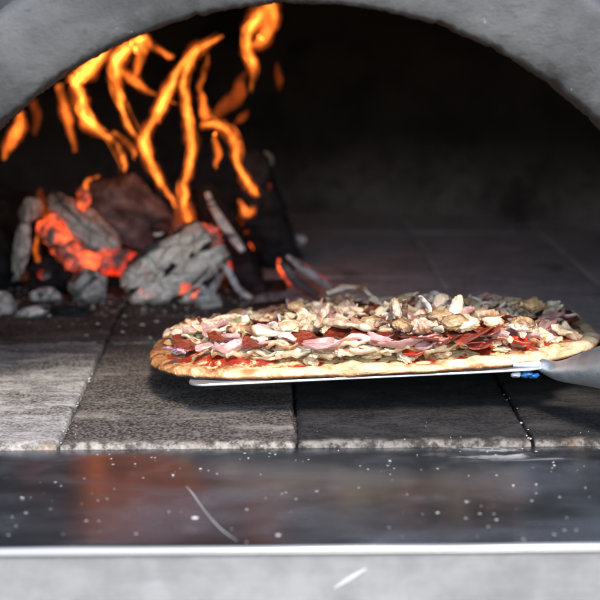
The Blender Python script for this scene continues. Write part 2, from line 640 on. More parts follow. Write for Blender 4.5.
def tile_mesh(w, d, nx, ny, seed, g=0.0013, rough=1.0, front=False):
    vs, fs = [], []
    def coord(n, L):
        # denser near edges
        c = [g, g + .0008, g + .0018, g + .003]
        m = n - 8
        mid = [g + .003 + (L - 2 * g - .006) * (k + 1) / (m + 1) for k in range(m)]
        return c + mid + [L - v for v in reversed(c)]
    X = coord(nx, w)
    Y = coord(ny, d)
    for y in Y:
        for x in X:
            ex = min(x - g, w - g - x)
            ey = min(y - g, d - g - y)
            e = min(ex, ey)
            z = 0.0004 * fbm((x * 40, y * 40, seed), 4)
            if e < 0.003:
                t_ = 1 - e / 0.003
                z -= 0.0014 * t_ * t_
                z -= max(0, fbm((x * 90, y * 90, seed * 3.1), 4, .7)) * 0.0022 * t_
            if front and y < .004 + g:
                z -= max(0, fbm((x * 50, 1, seed), 5, .75)) * 0.003 * (1 - (y - g) / .004)
            dx = dy = 0
            if e < .0015:
                dx = 0.0009 * fbm((x * 120, y * 120, 5 + seed), 3) * rough
                dy = 0.0009 * fbm((x * 120, y * 120, 9 + seed), 3) * rough
            vs.append((x + dx, y + dy, z))
    nX, nY = len(X), len(Y)
    for j in range(nY - 1):
        for i in range(nX - 1):
            a = j * nX + i
            fs.append((a, a + 1, a + nX + 1, a + nX))
    per = [i for i in range(nX)] + [j * nX + nX - 1 for j in range(1, nY)] + [(nY - 1) * nX + i for i in range(nX - 2, -1, -1)] + [j * nX for j in range(nY - 2, 0, -1)]
    b0 = len(vs)
    for k in per:
        x, y, z = vs[k]
        vs.append((x, y, -0.04))
    L = len(per)
    for k in range(L):
        a, b = per[k], per[(k + 1) % L]
        fs.append((b, a, b0 + k, b0 + (k + 1) % L))
    return mesh('tile', vs, fs)


for r_ in range(4):
    for c_ in range(-3, 6):
        x = X0 + (c_ - 1) * TW
        if abs(x + TW / 2) > 0.62:
            continue
        fr = r_ == 0
        me = tile_mesh(TW, TD, 90 if fr else 34, 120 if r_ < 2 else 40, r_ * 11 + c_, front=fr, g=.0013 if (r_ == 0 or (r_ == 1 and c_ < 2)) else .0001)
        mt = M['tile_back']
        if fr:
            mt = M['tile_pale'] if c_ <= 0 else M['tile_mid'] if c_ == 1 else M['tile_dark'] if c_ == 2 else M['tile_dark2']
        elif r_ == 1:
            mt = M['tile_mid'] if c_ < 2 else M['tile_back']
        o = op('floor_tile', me, mt)
        o.location = (x, FY + r_ * TD, random.uniform(-.0005, .0004))

# steel sill (profile extruded along x) with rounded, folded front edge

pr = [(FY + 0.010, -0.0044), (FY - 0.004, -0.0040)]
for k in range(1, 24):
    pr.append((FY - .004 + (ys + .003 - FY + .004) * k / 23, -0.004))
for k in range(1, 9):
    a = PI / 2 * k / 8
    pr.append((ys + .003 - .003 * math.sin(a), -0.007 + .003 * math.cos(a)))
pr.append((ys, -0.0074))
for k in range(0, 5):
    a = PI / 2 * k / 4
    pr.append((ys + .0015 - .0015 * math.cos(a), -.0074 - .0012 * math.sin(a)))
pr += [(ys + 0.006, -0.0086), (ys + .007, -0.0078), (ys + .012, -.0070), (FY + .010, -.0070)]
vs, fs = [], []
NX = 160
for i in range(NX + 1):
    x = -0.6 + 1.2 * i / NX
    for j, (y, z) in enumerate(pr):
        w = 0.0004 * fbm((x * 9, y * 12, 0), 2) if j < 30 else 0
        vs.append((x, y, z + w))
n = len(pr)
for i in range(NX):
    for j in range(n):
        a = i * n + j
        b = i * n + (j + 1) % n
        fs.append((a, b, b + n, a + n))
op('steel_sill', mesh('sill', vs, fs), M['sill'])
v, f = box(-0.6, 0.6, ys + 0.0025, ys + 0.03, -0.32, -0.0092)
me = mesh('panel', v, f)
pn = op('front_panel', me, M['panel'], False)
bv = pn.modifiers.new('b', 'BEVEL'); bv.width = .001; bv.segments = 2
# scratch mark scored into the panel and the curved scratch on the sill
a_, b_ = at(332, 590, ys + .0022), at(366, 569, ys + .0022)
v, f = tube([a_, (a_ + b_) / 2, b_], [.0003, .0016, .0006], 8, 6, flat=(1, .25), up=(0, 1, 0))
op('scratch', mesh('s', v, f), M['scratch'])
sc = [floor_at(px, py, -0.0040) for px, py in ((186, 486), (193, 494), (205, 511), (220, 528), (237, 541))]
v, f = tube(sc, [.0001, .0003, .0002, .0003, .0001], 8, 6, flat=(1, .4))
op('scratch', mesh('s', v, f), M['scratch'])

# ------------------------------------------------------------------ pizza
TX, TY = R(-4.2), R(-2.4)
PC = Vector((0.0605, 1.073, 0.0240))
PR = Euler((TX, TY, 0))
pizza = empty('pizza', PC, PR)
tag(pizza, 'oval pizza heaped with ham, salami, mushrooms and cheese, held on the metal peel', 'pizza')
RX, RY = 0.1745, 0.124


def rim(a):
    return 1 + 0.022 * fbm((math.cos(a) * 2.2, math.sin(a) * 2.2, 3), 3) + 0.01 * fbm((math.cos(a) * 9, math.sin(a) * 9, 8), 2)


def ell(a):
    # slightly squared ellipse
    e = 0.60 if math.cos(a) < 0 else 0.60 + .16 * min(1, math.cos(a) * 3)
    return (math.copysign(abs(math.cos(a)) ** e, math.cos(a)) * RX, math.copysign(abs(math.sin(a)) ** e, math.sin(a)) * RY)


def crust_top(s):
    # height by relative radius
    if s < 0.88:
        return 0.0052
    if s < 0.955:
        t_ = (s - .88) / .075
        return 0.0052 + 0.0028 * (3 * t_ * t_ - 2 * t_ ** 3)
    t_ = min(1, (s - .955) / .045)
    return 0.0080 - 0.0040 * (1 - math.sqrt(max(0, 1 - t_ * t_)))


vs, fs = [], []
NT_, = (360,)
tops = [0.0, .2, .4, .6, .7, .78, .83, .86, .88, .90, .915, .93, .945, .958, .968, .977, .985, .992, .997, 1.0]
prof = [(s, crust_top(s)) for s in tops] + [(1.0010, .0030), (0.998, .0020), (.994, .0014), (.985, .0006), (.97, .0002), (.93, 0), (.5, 0), (0, 0)]
for (s, z) in prof:
    for i in range(NT_):
        a = 2 * PI * i / NT_
        x, y = ell(a)
        k = rim(a)
        b = fbm((x * 75, y * 75, 1), 4, .55)
        b2 = fbm((x * 28, y * 28, 5), 2)
        zz = z
        w = max(0, min(1, (s - .85) / .06))
        if z > .002:
            zz += w * (b * .0013 + b2 * .0026 + max(0, fbm((x * 45, y * 45, 9), 2) - .15) * .006) * min(1, z / .006)
        sx = s * k * (1 + (0.004 * b if s > .9 else 0) + (.006 * fbm((x * 60, y * 60, z * 300), 3) if s > .95 else 0))
        vs.append((x * sx, y * sx, zz + (-0.0008 * max(0, b2) if z < .001 else 0)))
for j in range(len(prof) - 1):
    for i in range(NT_):
        a = j * NT_ + i
        b = j * NT_ + (i + 1) % NT_
        fs.append((a, a + NT_, b + NT_, b))
M['crust'] = m_crust()
link('crust', mesh('crust', vs, fs), M['crust'], pizza)

def heap(q):
    t_ = max(0, min(1, (.94 - q) / .26))
    return 0.0105 * t_ * t_ * (3 - 2 * t_)


# sauce + melted cheese layer
vs, fs = [], []
NR = 70
for j in range(NR + 1):
    s = 0.965 * j / NR
    for i in range(NT_):
        a = 2 * PI * i / NT_
        x, y = ell(a)
        k = rim(a) * (1 + (0.02 * fbm((x * 50, y * 50, 2), 3) if s > .8 else 0))
        X, Y = x * s * k, y * s * k
        z = heap(s) + crust_top(s) + 0.0012 + 0.0016 * fbm((X * 60, Y * 60, 0), 4)
        if s > .9:
            z = heap(s) + crust_top(s) + .0012 - .004 * ((s - .9) / .055) ** 2 + 0.0008 * fbm((X * 60, Y * 60, 0), 3) + max(0, fbm((x * 28, y * 28, 5), 2)) * .0018
        vs.append((X, Y, z))
for j in range(NR):
    for i in range(NT_):
        a = j * NT_ + i
        b = j * NT_ + (i + 1) % NT_
        fs.append((a, a + NT_, b + NT_, b))
M['base'] = m_cheese_top()
link('sauce_and_cheese', mesh('sauce', vs, fs), M['base'], pizza)

# ---- topping materials
M['cheese'] = m_food('shredded_cheese', (0.588, 0.440, 0.257), (0.734, 0.619, 0.440), (0.310, 0.112, 0.026), (0.46, .62), 90, .38, sss=.12, bd=.002)
M['chicken'] = m_food('pale_meat_strip', (0.557, 0.413, 0.278), (0.722, 0.608, 0.485), (0.224, 0.077, 0.019), (0.45, .60), 80, .42, char=.8, sss=.12, bd=.002)
M['mushroom'] = m_food('roasted_mushroom', (0.341, 0.189, 0.080), (0.520, 0.360, 0.189), (0.073, 0.026, 0.009), (0.46, .60), 90, .45, char=.9, sss=.1, bd=.002)
M['ham'] = m_food('cooked_ham', (0.447, 0.206, 0.181), (0.585, 0.370, 0.335), (0.310, 0.095, 0.043), (0.55, .72), 75, .32, ssr=(1, .3, .25), var=.3, coat=.2, sss=.15, bd=.002)
M['salami'] = m_food('salami', (0.172, 0.017, 0.007), (0.310, 0.047, 0.015), (0.043, 0.007, 0.003), (0.48, .62), 130, .28, ssr=(1, .2, .1), coat=.35, sss=.08, bd=.003)
M['onion'] = m_food('onion', (0.447, 0.387, 0.335), (0.585, 0.533, 0.473), (0.292, 0.146, 0.060), (0.55, .70), 60, .25, sss=.25, coat=.3, var=.15)
M['redonion'] = m_food('red_onion', (0.189, 0.043, 0.138), (0.499, 0.396, 0.447), None, (0, 1), 160, .25, sss=.2, coat=.3)
M['green'] = m_food('artichoke', (0.172, 0.172, 0.052), (0.361, 0.344, 0.138), (0.077, 0.043, 0.010), (0.50, .66), 80, .35, char=.4, sss=.1)
M['pepper'] = m_food('red_pepper', (0.361, 0.015, 0.005), (0.473, 0.043, 0.009), (0.120, 0.013, 0.004), (0.55, .7), 70, .2, coat=.4, ssr=(1, .15, .08), sss=.1)


def rock_mesh(seed, a, b, c, amp=.22, cuts=7, sub=5, grooves=0):
    rnd = random.Random(seed)
    pl = []
    for _ in range(cuts):
        n = Vector((rnd.gauss(0, 1), rnd.gauss(0, 1), rnd.gauss(0, 1))).normalized()
        pl.append((n, rnd.uniform(.62, .85)))

    crack = []

    def fn(p):
        q = p.copy()
        for n, d in pl:
            k = q.dot(n)
            if k > d:
                q -= n * (k - d) * .88
        q *= 1 + amp * .55 * fbm(p * 2.2, 4, .6, seed=seed)
        q *= 1 + amp * .25 * fbm(p * 8, 3, .6, seed=seed + 1)
        if grooves:
            g = math.sin(q.z * grooves + 1.2 * fbm(p * 1.6, 2, seed=seed + 5) + q.x * 1.0)
            q *= 1 - .22 * max(0, g) ** 8
            crack.append(max(0, g) ** 5 * (1 if fbm(p * 2.5, 3, seed=seed + 9) > -.12 else .0))
        return Vector((q.x * a, q.y * b, q.z * c))
    me = ico(sub, fn)
    if grooves:
        at_ = me.attributes.new('crack', 'FLOAT', 'POINT')
        at_.data.foreach_set('value', crack)
    return me


# ---- topping meshes (several variants of each)
def finger(seed, L=.030, W=.0040, bend=.3, taper=.6, kn=.25, flat=(1.15, .8)):
    rnd = random.Random(seed)
    n = 6
    pts, rad = [], []
    bz = rnd.uniform(-bend, bend)
    by = rnd.uniform(-bend, bend)
    for i in range(n):
        t_ = i / (n - 1) - .5
        pts.append((t_ * L, by * L * (t_ * t_ - .1) * 1.6 + rnd.uniform(-.04, .04) * L, bz * L * (.12 - t_ * t_) * 1.0))
        e = math.sqrt(max(0.02, 1 - (abs(t_) * 2) ** 3.2))
        rad.append(W * (1 + rnd.uniform(-kn, kn)) * (0.35 + .65 * e) * (1 - (taper * .4) * (t_ + .5)))
    v, f = tube(pts, rad, 14, 7, flat=flat, wob=.5, seed=seed, square=.75)
    return mesh('f', v, f)


def lump(seed, a, b, c, amp=.3, sub=4):
    def fn(p):
        d = 1 + amp * fbm(p * 1.3, 4, .6, seed=seed)
        return Vector((p.x * a * d, p.y * b * d, p.z * c * d))
    return ico(sub, fn)


def sheet(seed, L, W, amp, th, freq=1.0, disc=False, curl=0.0, fold=0.0):
    rnd = random.Random(seed)
    nx, ny = 34, 20
    vs, fs = [], []
    p1, p2, p3 = rnd.uniform(0, 6), rnd.uniform(0, 6), rnd.uniform(.8, 1.4)
    if disc:
        nx, ny = 44, 12
        for side in (1, -1):
            for j in range(ny + 1):
                s = j / ny
                for i in range(nx):
                    a = 2 * PI * i / nx
                    r = L / 2 * s * (1 + .04 * fbm((math.cos(a) * 2, math.sin(a) * 2, seed), 2))
                    x, y = r * math.cos(a), r * math.sin(a)
                    z = curl * L * s ** 2.2 * (.6 + .5 * math.sin(2 * a + p1) + .35 * math.sin(3 * a + p2)) + amp * .3 * fbm((x * 120, y * 120, seed), 3)
                    t_ = th / 2 * math.sqrt(max(0, 1 - s ** 8)) + .00005
                    vs.append((x, y, z + side * t_))
        O = (ny + 1) * nx
        for j in range(ny):
            for i in range(nx):
                a = j * nx + i
                b = j * nx + (i + 1) % nx
                fs.append((a, a + nx, b + nx, b))
                fs.append((O + a, O + b, O + b + nx, O + a + nx))
        for i in range(nx):
            a = ny * nx + i
            b = ny * nx + (i + 1) % nx
            fs.append((a, O + a, O + b, b))
        return mesh('s', vs, fs)
    grid = []
    for side in (1, -1):
        for j in range(ny + 1):
            v = j / ny - .5
            for i in range(nx + 1):
                u = i / nx - .5
                wv = W * (1 + .7 * fbm((u * 3, v, seed), 3)) * (1 - .35 * (2 * abs(u)) ** 4)
                x = u * L + .04 * L * fbm((u, v * 4, seed + 3), 2)
                y = v * wv + .10 * L * math.sin(u * 4 * p3 + p1)
                z = amp * (.7 * math.sin(u * 5 * freq * p3 + p2 + v * 3) + 1.5 * fbm((u * 1.7, v * 1.7, seed), 2)) + amp * .7 * fbm((x * 80, y * 80, seed), 3)
                if fold:
                    an = fold * v * 2
                    rr = W * .5 / max(abs(fold), .01)
                    y2 = rr * math.sin(an) + (y - v * wv)
                    z += rr * (1 - math.cos(an))
                    y = y2
                e = max(abs(2 * u), abs(2 * v))
                t_ = th / 2 * math.sqrt(max(0, 1 - e ** 10)) + .00005
                vs.append((x, y, z + side * t_))
    O = (nx + 1) * (ny + 1)
    for j in range(ny):
        for i in range(nx):
            a = j * (nx + 1) + i
            fs.append((a, a + 1, a + nx + 2, a + nx + 1))
            fs.append((O + a, O + a + nx + 1, O + a + nx + 2, O + a + 1))
    per = [i for i in range(nx + 1)] + [j * (nx + 1) + nx for j in range(1, ny + 1)] + [ny * (nx + 1) + i for i in range(nx - 1, -1, -1)] + [j * (nx + 1) for j in range(ny - 1, 0, -1)]
    for k in range(len(per)):
        a, b = per[k], per[(k + 1) % len(per)]
        fs.append((a, O + a, O + b, b))
    return mesh('s', vs, fs)


def arc(seed, rad=.012, w=.0022, span=3.4, h=.004, flat=(.6, 1.5)):
    rnd = random.Random(seed)
    pts, rr = [], []
    n = 9
    for i in range(n):
        a = -span / 2 + span * i / (n - 1)
        pts.append((math.cos(a) * rad * rnd.uniform(.9, 1.1) - rad * .5, math.sin(a) * rad * 1.15, rnd.uniform(-.0006, .0006) + .002 * math.sin(a * 2 + seed)))
        rr.append(w * (1 if 0 < i < n - 1 else .5) * rnd.uniform(.85, 1.15))
    v, f = tube(pts, rr, 12, 5, flat=flat, wob=.1, seed=seed)
    return mesh('a', v, f)


def mushroom(seed):
    """slice of a mushroom: cap crescent with a stub of stem, given thickness"""
    rnd = random.Random(seed)
    out = []
    n = 40
    capw, caph, sw, sh = .013, .008, .0028, .008
    for i in range(n // 2 + 1):
        a = PI * i / (n // 2)
        out.append((math.cos(a) * capw, math.sin(a) * caph))
    out += [(-capw * .92, -.0018), (-capw * .55, -.0016), (-sw * 1.1, -.0006), (-sw, -sh * .6), (-sw * 1.25, -sh), (sw * 1.25, -sh * .95), (sw, -sh * .5), (sw * 1.1, -.0006), (capw * .55, -.0016), (capw * .92, -.0018)]
    th = .0022
    vs, fs = [], []
    m = len(out)
    for (k, z) in ((.9, th), (1, th * .5), (1, -th * .5), (.9, -th)):
        for (x, y) in out:
            bend = .10 * x * x / .013 * (1 if seed % 2 else -1) * 4 + .0008 * fbm((x * 150, y * 150, seed), 2)
            vs.append((x * k, y * k, z + bend * .35))
    for j in range(3):
        for i in range(m):
            a = j * m + i
            b = j * m + (i + 1) % m
            fs.append((a, b, b + m, a + m))
    # caps as fans from the middle
    for j, z in ((0, th), (3, -th)):
        c = len(vs)
        vs.append((0, .002, z + .0002))
        for i in range(m):
            fs.append((c, j * m + i, j * m + (i + 1) % m))
    me = mesh('m', vs, fs)
    return me


def chop(seed, a, b, c, cuts=9):
    me = rock_mesh(seed, a, b, c, .42, cuts, 4)
    return me


V = {
    'cheese_shred': ([finger(s, random.uniform(.016, .026), random.uniform(.0020, .0030), .5, .4) for s in range(8)], M['cheese']),
    'chicken_strip': ([finger(s + 50, random.uniform(.022, .034), random.uniform(.0028, .0040), .7, .7, .4) for s in range(6)] + [chop(s + 300, random.uniform(.008, .012), random.uniform(.0045, .006), random.uniform(.003, .0045)) for s in range(7)], M['chicken']),
    'cheese_chunk': ([chop(s + 200, random.uniform(.006, .010), random.uniform(.005, .007), random.uniform(.0025, .004), 11) for s in range(7)], M['cheese']),
    'mushroom_slice': ([mushroom(s) for s in range(3)] + [chop(s + 400, random.uniform(.007, .011), random.uniform(.005, .007), random.uniform(.003, .0045), 6) for s in range(7)], M['mushroom']),
    'ham_piece': ([sheet(s + 20, random.uniform(.030, .046), random.uniform(.013, .019), .0022, .0026, 1.1, fold=random.choice([.9, 1.6, 2.2, -1.2])) for s in range(8)], M['ham']),
    'salami_slice': ([sheet(s + 40, .034, 0, .004, .0017, disc=True, curl=random.uniform(.06, .13)) for s in range(6)], M['salami']),
    'cheese_flap': ([sheet(s + 80, random.uniform(.018, .030), random.uniform(.008, .013), .0014, .0024, 1.3, fold=random.choice([.5, 1.2, -1])) for s in range(8)], M['cheese']),
    'onion_strip': ([arc(s, random.uniform(.008, .013), .0017, random.uniform(2.0, 3.6)) for s in range(7)], M['onion']),
    'artichoke_piece': ([lump(s + 70, random.uniform(.007, .012), random.uniform(.005, .008), .0032, .5) for s in range(6)], M['green']),
    'red_pepper_piece': ([sheet(s + 60, random.uniform(.018, .030), .011, .0010, .0022, .6, fold=.9) for s in range(4)], M['pepper']),
}
for k, (ms, mt) in V.items():
    for me in ms:
        me.materials.append(mt)
        me.polygons.foreach_set('use_smooth', [True] * len(me.polygons))

# heap simulation: height grid in pizza coordinates
G = 0.002
NXG, NYG = 190, 150
H = np.zeros((NXG, NYG))
for i in range(NXG):
    for j in range(NYG):
        x, y = (i - NXG / 2) * G, (j - NYG / 2) * G
        s = math.hypot(x / RX, y / RY)
        H[i, j] = crust_top(min(s, 1)) + .0015 + heap(s)


def drop(kind, x, y, rz, tilt=(0, 0), lift=0, thick=.003, foot=.008, var=None, sc=1.0, z=None, aspect=.5, mat=None):
    ms, mt = V[kind]
    me = ms[(var if var is not None else random.randrange(len(ms))) % len(ms)]
    ii, jj = x / G + NXG / 2, y / G + NYG / 2
    c, s = math.cos(rz), math.sin(rz)
    cells = []
    k = int(foot / G) + 1
    for a in range(-k, k + 1):
        for b in range(-k, k + 1):
            u = (a * c + b * s) * G
            v = (-a * s + b * c) * G
            if abs(u) <= foot and abs(v) <= foot * aspect:
                I, J = int(ii + a), int(jj + b)
                if 0 <= I < NXG and 0 <= J < NYG:
                    cells.append((I, J))
    hs = [H[q] for q in cells] or [0.008]
    hh = 0.55 * (sum(hs) / len(hs)) + .45 * max(hs)
    if z is None:
        z = hh + thick * .5 + lift
    for q in cells:
        H[q] = max(H[q], hh) * .35 + (hh + thick) * .65 if H[q] < hh + thick else H[q]
    o = link(kind, me, None, pizza, False)
    o.location = (x, y, z)
    o.rotation_euler = Euler((tilt[0], tilt[1], rz))
    o.scale = (sc, sc, sc)
    if mat:
        o.material_slots[0].link = 'OBJECT'
        o.material_slots[0].material = mat
    return o


def rpt(smax=.88, smin=0):
    while True:
        x, y = random.uniform(-RX, RX), random.uniform(-RY, RY)
        s = math.hypot(x / RX, y / RY)
        if smin <= s <= smax:
            return x, y


def ring(n, s0, s1):
    for i in range(n):
        a = 2 * PI * (i + random.uniform(-.3, .3)) / n
        s = random.uniform(s0, s1)
        yield s * RX * math.cos(a), s * RY * math.sin(a), a


T = lambda k: (random.uniform(-k, k), random.uniform(-k, k))
inv = (Matrix.Translation(PC) @ PR.to_matrix().to_4x4()).inverted()


def on_pizza(px, py, z=.012):
    """pizza-local x,y under a pixel at local height z"""
    o = inv @ CAM
    d = inv.to_3x3() @ ray(px, py)
    t_ = (z - o.z) / d.z
    p = o + d * t_
    return p.x, p.y


# bottom layer
for x, y, a in ring(30, .80, .93):
    drop('cheese_chunk', x, y, random.uniform(0, 6), T(.15), thick=.002, foot=.010)
for x, y, a in ring(20, .78, .89):
    drop('ham_piece', x, y, a + PI / 2 + random.uniform(-.5, .5), T(.2), thick=.003, foot=.014, lift=.001)
for x, y, a in ring(11, .68, .84):
    drop('salami_slice', x, y, random.uniform(0, 6), T(.22), thick=.002, foot=.014, aspect=1, lift=.001)
for i in range(14):
    x, y = rpt(.6)
    drop('ham_piece', x, y, random.uniform(0, 6), T(.25), thick=.003, foot=.013, lift=.001)
for i in range(9):
    x, y = rpt(.6)
    drop('salami_slice', x, y, random.uniform(0, 6), T(.3), thick=.002, foot=.013, aspect=1, lift=.001)
for i in range(22):
    x, y = rpt(.80)
    drop('cheese_chunk', x, y, random.uniform(0, 6), T(.3), thick=.003, foot=.008)
# heap
for i in range(22):
    x, y = rpt(.78)
    if y > -.02 and i % 3:
        x = min(x, .02)
    drop('artichoke_piece', x, y, random.uniform(0, 6), T(.5), thick=.003, foot=.008)
for i in range(26):
    x, y = rpt(.84)
    drop('mushroom_slice', x, y, random.uniform(0, 6), T(.9), thick=.0035, foot=.008, aspect=.7)
for i in range(96):
    x, y = rpt(.92)
    drop('chicken_strip', x, y, random.uniform(0, 6), T(.35), thick=.0036, foot=.011, aspect=.3)
for i in range(24):
    x, y = rpt(.86)
    drop('onion_strip', x, y, random.uniform(0, 6), T(.5), thick=.002, foot=.008, aspect=.8)
for i in range(20):
    x, y = rpt(.86)
    drop('salami_slice', x, y, random.uniform(0, 6), T(.4), thick=.002, foot=.008, aspect=1, sc=random.uniform(.5, .75), lift=.001)
for i in range(16):
    x, y = rpt(.88)
    drop('ham_piece', x, y, random.uniform(0, 6), T(.4), thick=.002, foot=.009, sc=random.uniform(.55, .8), lift=.001)
for x, y, a in ring(24, .84, .95):
    drop('cheese_shred', x, y, random.uniform(0, 6), T(.3), thick=.002, foot=.008, aspect=.3)
for i in range(60):
    x, y = rpt(.93)
    drop('cheese_shred', x, y, random.uniform(0, 6), T(.4), thick=.0022, foot=.008, aspect=.3)
for i in range(80):
    x, y = rpt(.94)
    drop('cheese_flap', x, y, random.uniform(0, 6), T(.5), thick=.0018, foot=.008)
for i in range(30):
    x, y = rpt(.92, .3)
    drop('cheese_chunk', x, y, random.uniform(0, 6), T(.5), thick=.003, foot=.007)


# pieces that stand out in the photograph
def hero(kind, px, py, h, rz, tilt=(0, 0), var=0, sc=1.0, mat=None):
    h += .0045 if h > .016 else .0022
    x, y = on_pizza(px, py, h)
    q = math.hypot(x / RX, y / RY)
    if q > .93:
        x, y = x * .93 / q, y * .93 / q
    return drop(kind, x, y, R(rz), (R(tilt[0]), R(tilt[1])), var=var, sc=sc, z=h, foot=.006, thick=.002, mat=mat)


hero('salami_slice', 488, 338, .0195, 10, (5, -7), 0, 1.05)
hero('salami_slice', 516, 333, .0225, 60, (6, -10), 2, .75)
hero('salami_slice', 376, 338, .0190, 0, (6, 2), 1, 1.1)
hero('salami_slice', 300, 341, .0175, 20, (8, 4), 3, .9)
hero('salami_slice', 190, 340, .0150, 0, (8, 6), 4, .8)
hero('salami_slice', 500, 348, .0150, 0, (8, 0), 5, .8)
hero('salami_slice', 345, 337, .0200, 40, (6, -4), 3, 1.0)
hero('salami_slice', 420, 338, .0195, 80, (5, 3), 4, 1.0)
hero('salami_slice', 262, 344, .0165, 10, (6, 3), 2, .85)
hero('salami_slice', 225, 338, .0180, 10, (6, 3), 1, .75)
hero('salami_slice', 182, 346, .0140, 10, (8, 6), 5, .7)
hero('salami_slice', 455, 343, .0175, 10, (6, -5), 0, .8)
hero('red_pepper_piece', 505, 352, .0130, 5, (14, 0), 0, 1.1)
hero('red_pepper_piece', 556, 347, .0130, 8, (14, 0), 1, 1.15)
hero('red_pepper_piece', 425, 354, .0120, 2, (14, 0), 2, 1.0)
hero('ham_piece', 192, 352, .0145, 10, (16, 0), 1, .8)
hero('ham_piece', 224, 350, .0155, -5, (14, 0), 3, .75)
hero('ham_piece', 330, 347, .0170, 5, (16, 0), 0, 1.0)
hero('ham_piece', 398, 346, .0180, -8, (16, 0), 4, .95)
hero('ham_piece', 446, 347, .0165, 12, (14, 0), 2, .85)
hero('ham_piece', 535, 341, .0175, -18, (18, 5), 5, .7)
hero('ham_piece', 577, 340, .0145, -30, (14, 0), 6, .55)
hero('ham_piece', 200, 330, .0200, -8, (14, 0), 5, .7)
hero('chicken_strip', 322, 316, .0290, 58, (0, -32), 1, 1.15)
hero('chicken_strip', 350, 325, .0275, -15, (0, 8), 3, 1.2)
hero('chicken_strip', 455, 308, .0310, 60, (10, -40), 7, 1.1)
hero('chicken_strip', 395, 308, .0310, 95, (0, -55), 8, 1.0)
hero('chicken_strip', 440, 300, .0300, 40, (20, -30), 9, 1.0)
hero('chicken_strip', 352, 291, .0250, -14, (0, 6), 2, 1.3)
hero('chicken_strip', 562, 331, .0200, -12, (0, 10), 10, 1.0)
hero('chicken_strip', 585, 337, .0170, 100, (0, -25), 11, .8)
hero('chicken_strip', 272, 334, .0230, -25, (0, 10), 0, 1.2)
hero('chicken_strip', 420, 326, .0280, 10, (10, 10), 12, 1.2)
hero('mushroom_slice', 372, 322, .0290, 15, (20, 0), 4, 1.1)
hero('mushroom_slice', 404, 326, .0290, 60, (30, 0), 5, 1.1)
hero('mushroom_slice', 460, 324, .0290, -10, (20, 0), 6, 1.2)
hero('mushroom_slice', 548, 326, .0220, 0, (20, 0), 7, 1.2)
hero('mushroom_slice', 530, 304, .0260, 30, (30, 0), 8, 1.3)
hero('mushroom_slice', 296, 306, .0270, 10, (20, 0), 9, 1.0)
hero('mushroom_slice', 440, 318, .0300, 10, (40, 0), 1, .8)
hero('cheese_chunk', 535, 350, .0145, 0, (10, 0), 1, .65)
hero('cheese_chunk', 478, 326, .0275, 10, (20, 0), 2, 1.3)
hero('cheese_chunk', 498, 322, .0270, 40, (20, 0), 3, 1.3)
hero('cheese_chunk', 290, 326, .0260, 30, (20, 0), 4, 1.3)
hero('cheese_chunk', 262, 336, .0210, 0, (20, 0), 5, 1.2)
hero('onion_strip', 406, 314, .0330, 100, (75, 0), 0, .8, M['mushroom'])
hero('onion_strip', 425, 305, .0320, 60, (70, 0), 3, .7)
for i, (px, py, h) in enumerate(((208, 360, .0120), (245, 358, .0130), (285, 357, .0135), (322, 356, .0140), (362, 353, .0150), (402, 354, .0145), (436, 353, .0140), (470, 352, .014), (182, 361, .0115), (268, 350, .017), (350, 345, .019))):
    hero('cheese_flap', px, py, h, random.uniform(-15, 15), (12, 0), i, 1.0)
x, y = on_pizza(171, 351, .014)
o = drop('onion_strip', x, y, R(80), (R(20), 0), var=1, sc=.42, z=.0145, mat=M['redonion'])
o.name = 'red_onion_piece'
x, y = on_pizza(179, 352, .014)
o = drop('onion_strip', x, y, R(100), (R(20), 0), var=2, sc=.4, z=.0145, mat=M['redonion'])
o.name = 'red_onion_piece'

# ------------------------------------------------------------------ peel
peel = empty('pizza_peel', PC + Vector((0, 0, 0)), PR)
tag(peel, 'thin aluminium pizza peel with tubular handle sliding under the pizza', 'pizza peel')


def loc_at(px, py, z):
    o = inv @ CAM
    d = inv.to_3x3() @ ray(px, py)
    return o + d * ((z - o.z) / d.z)


lf = loc_at(189, 384, -0.0015)
rg = loc_at(540, 373, -0.0015)
yb0 = -RY + 0.003
x0, x1 = lf.x, rg.x
# blade outline: straight near side, rounded corners, tapering to the neck on the right
oc = []
def corner(cx, cy, r, a0, a1, n=8):
    for k in range(n + 1):
        a = R(a0 + (a1 - a0) * k / n)
        oc.append((cx + r * math.cos(a), cy + r * math.sin(a)))
yb1 = 0.118
rr = .012
yn = yb0
corner(x0 + rr, yn + rr, rr, 180, 270)
oc += [(x1 - .03, yn), (x1 - .004, yn + .001), (x1 + .010, yn + .006), (x1 + .020, yn + .012), (x1 + .030, yn + .018), (x1 + .034, yn + .030), (x1 + .030, yn + .045), (x1 + .012, yn + .075), (x1 - .002, yn + .11)]
corner(x1 - .03, yb1 - .05, .05, 0, 90)
corner(x0 + rr * 3, yb1 - rr * 3, rr * 3, 90, 180)
vs, fs = [], []
m = len(oc)
cx, cy = sum(p[0] for p in oc) / m, sum(p[1] for p in oc) / m
lay = [(.0008, -.0002), (.0003, -.0003), (0, -.0007), (0, -.0014), (.0003, -.0018), (.0008, -.0020)]
for ins, z in [(.0012, -.0002)] + lay[1:]:
    for (x, y) in oc:
        d = Vector((cx - x, cy - y)).normalized() * ins
        vs.append((x + d.x, y + d.y, z))
K = 6
for j in range(K - 1):
    for i in range(m):
        a = j * m + i
        b = j * m + (i + 1) % m
        fs.append((a, a + m, b + m, b))
for j, z in ((0, -.0002), (K - 1, -.002)):
    c = len(vs)
    vs.append((cx, cy, z))
    for i in range(m):
        fs.append((c, j * m + i, j * m + (i + 1) % m))
link('blade', mesh('blade', vs, fs), M['peel'], peel, False)

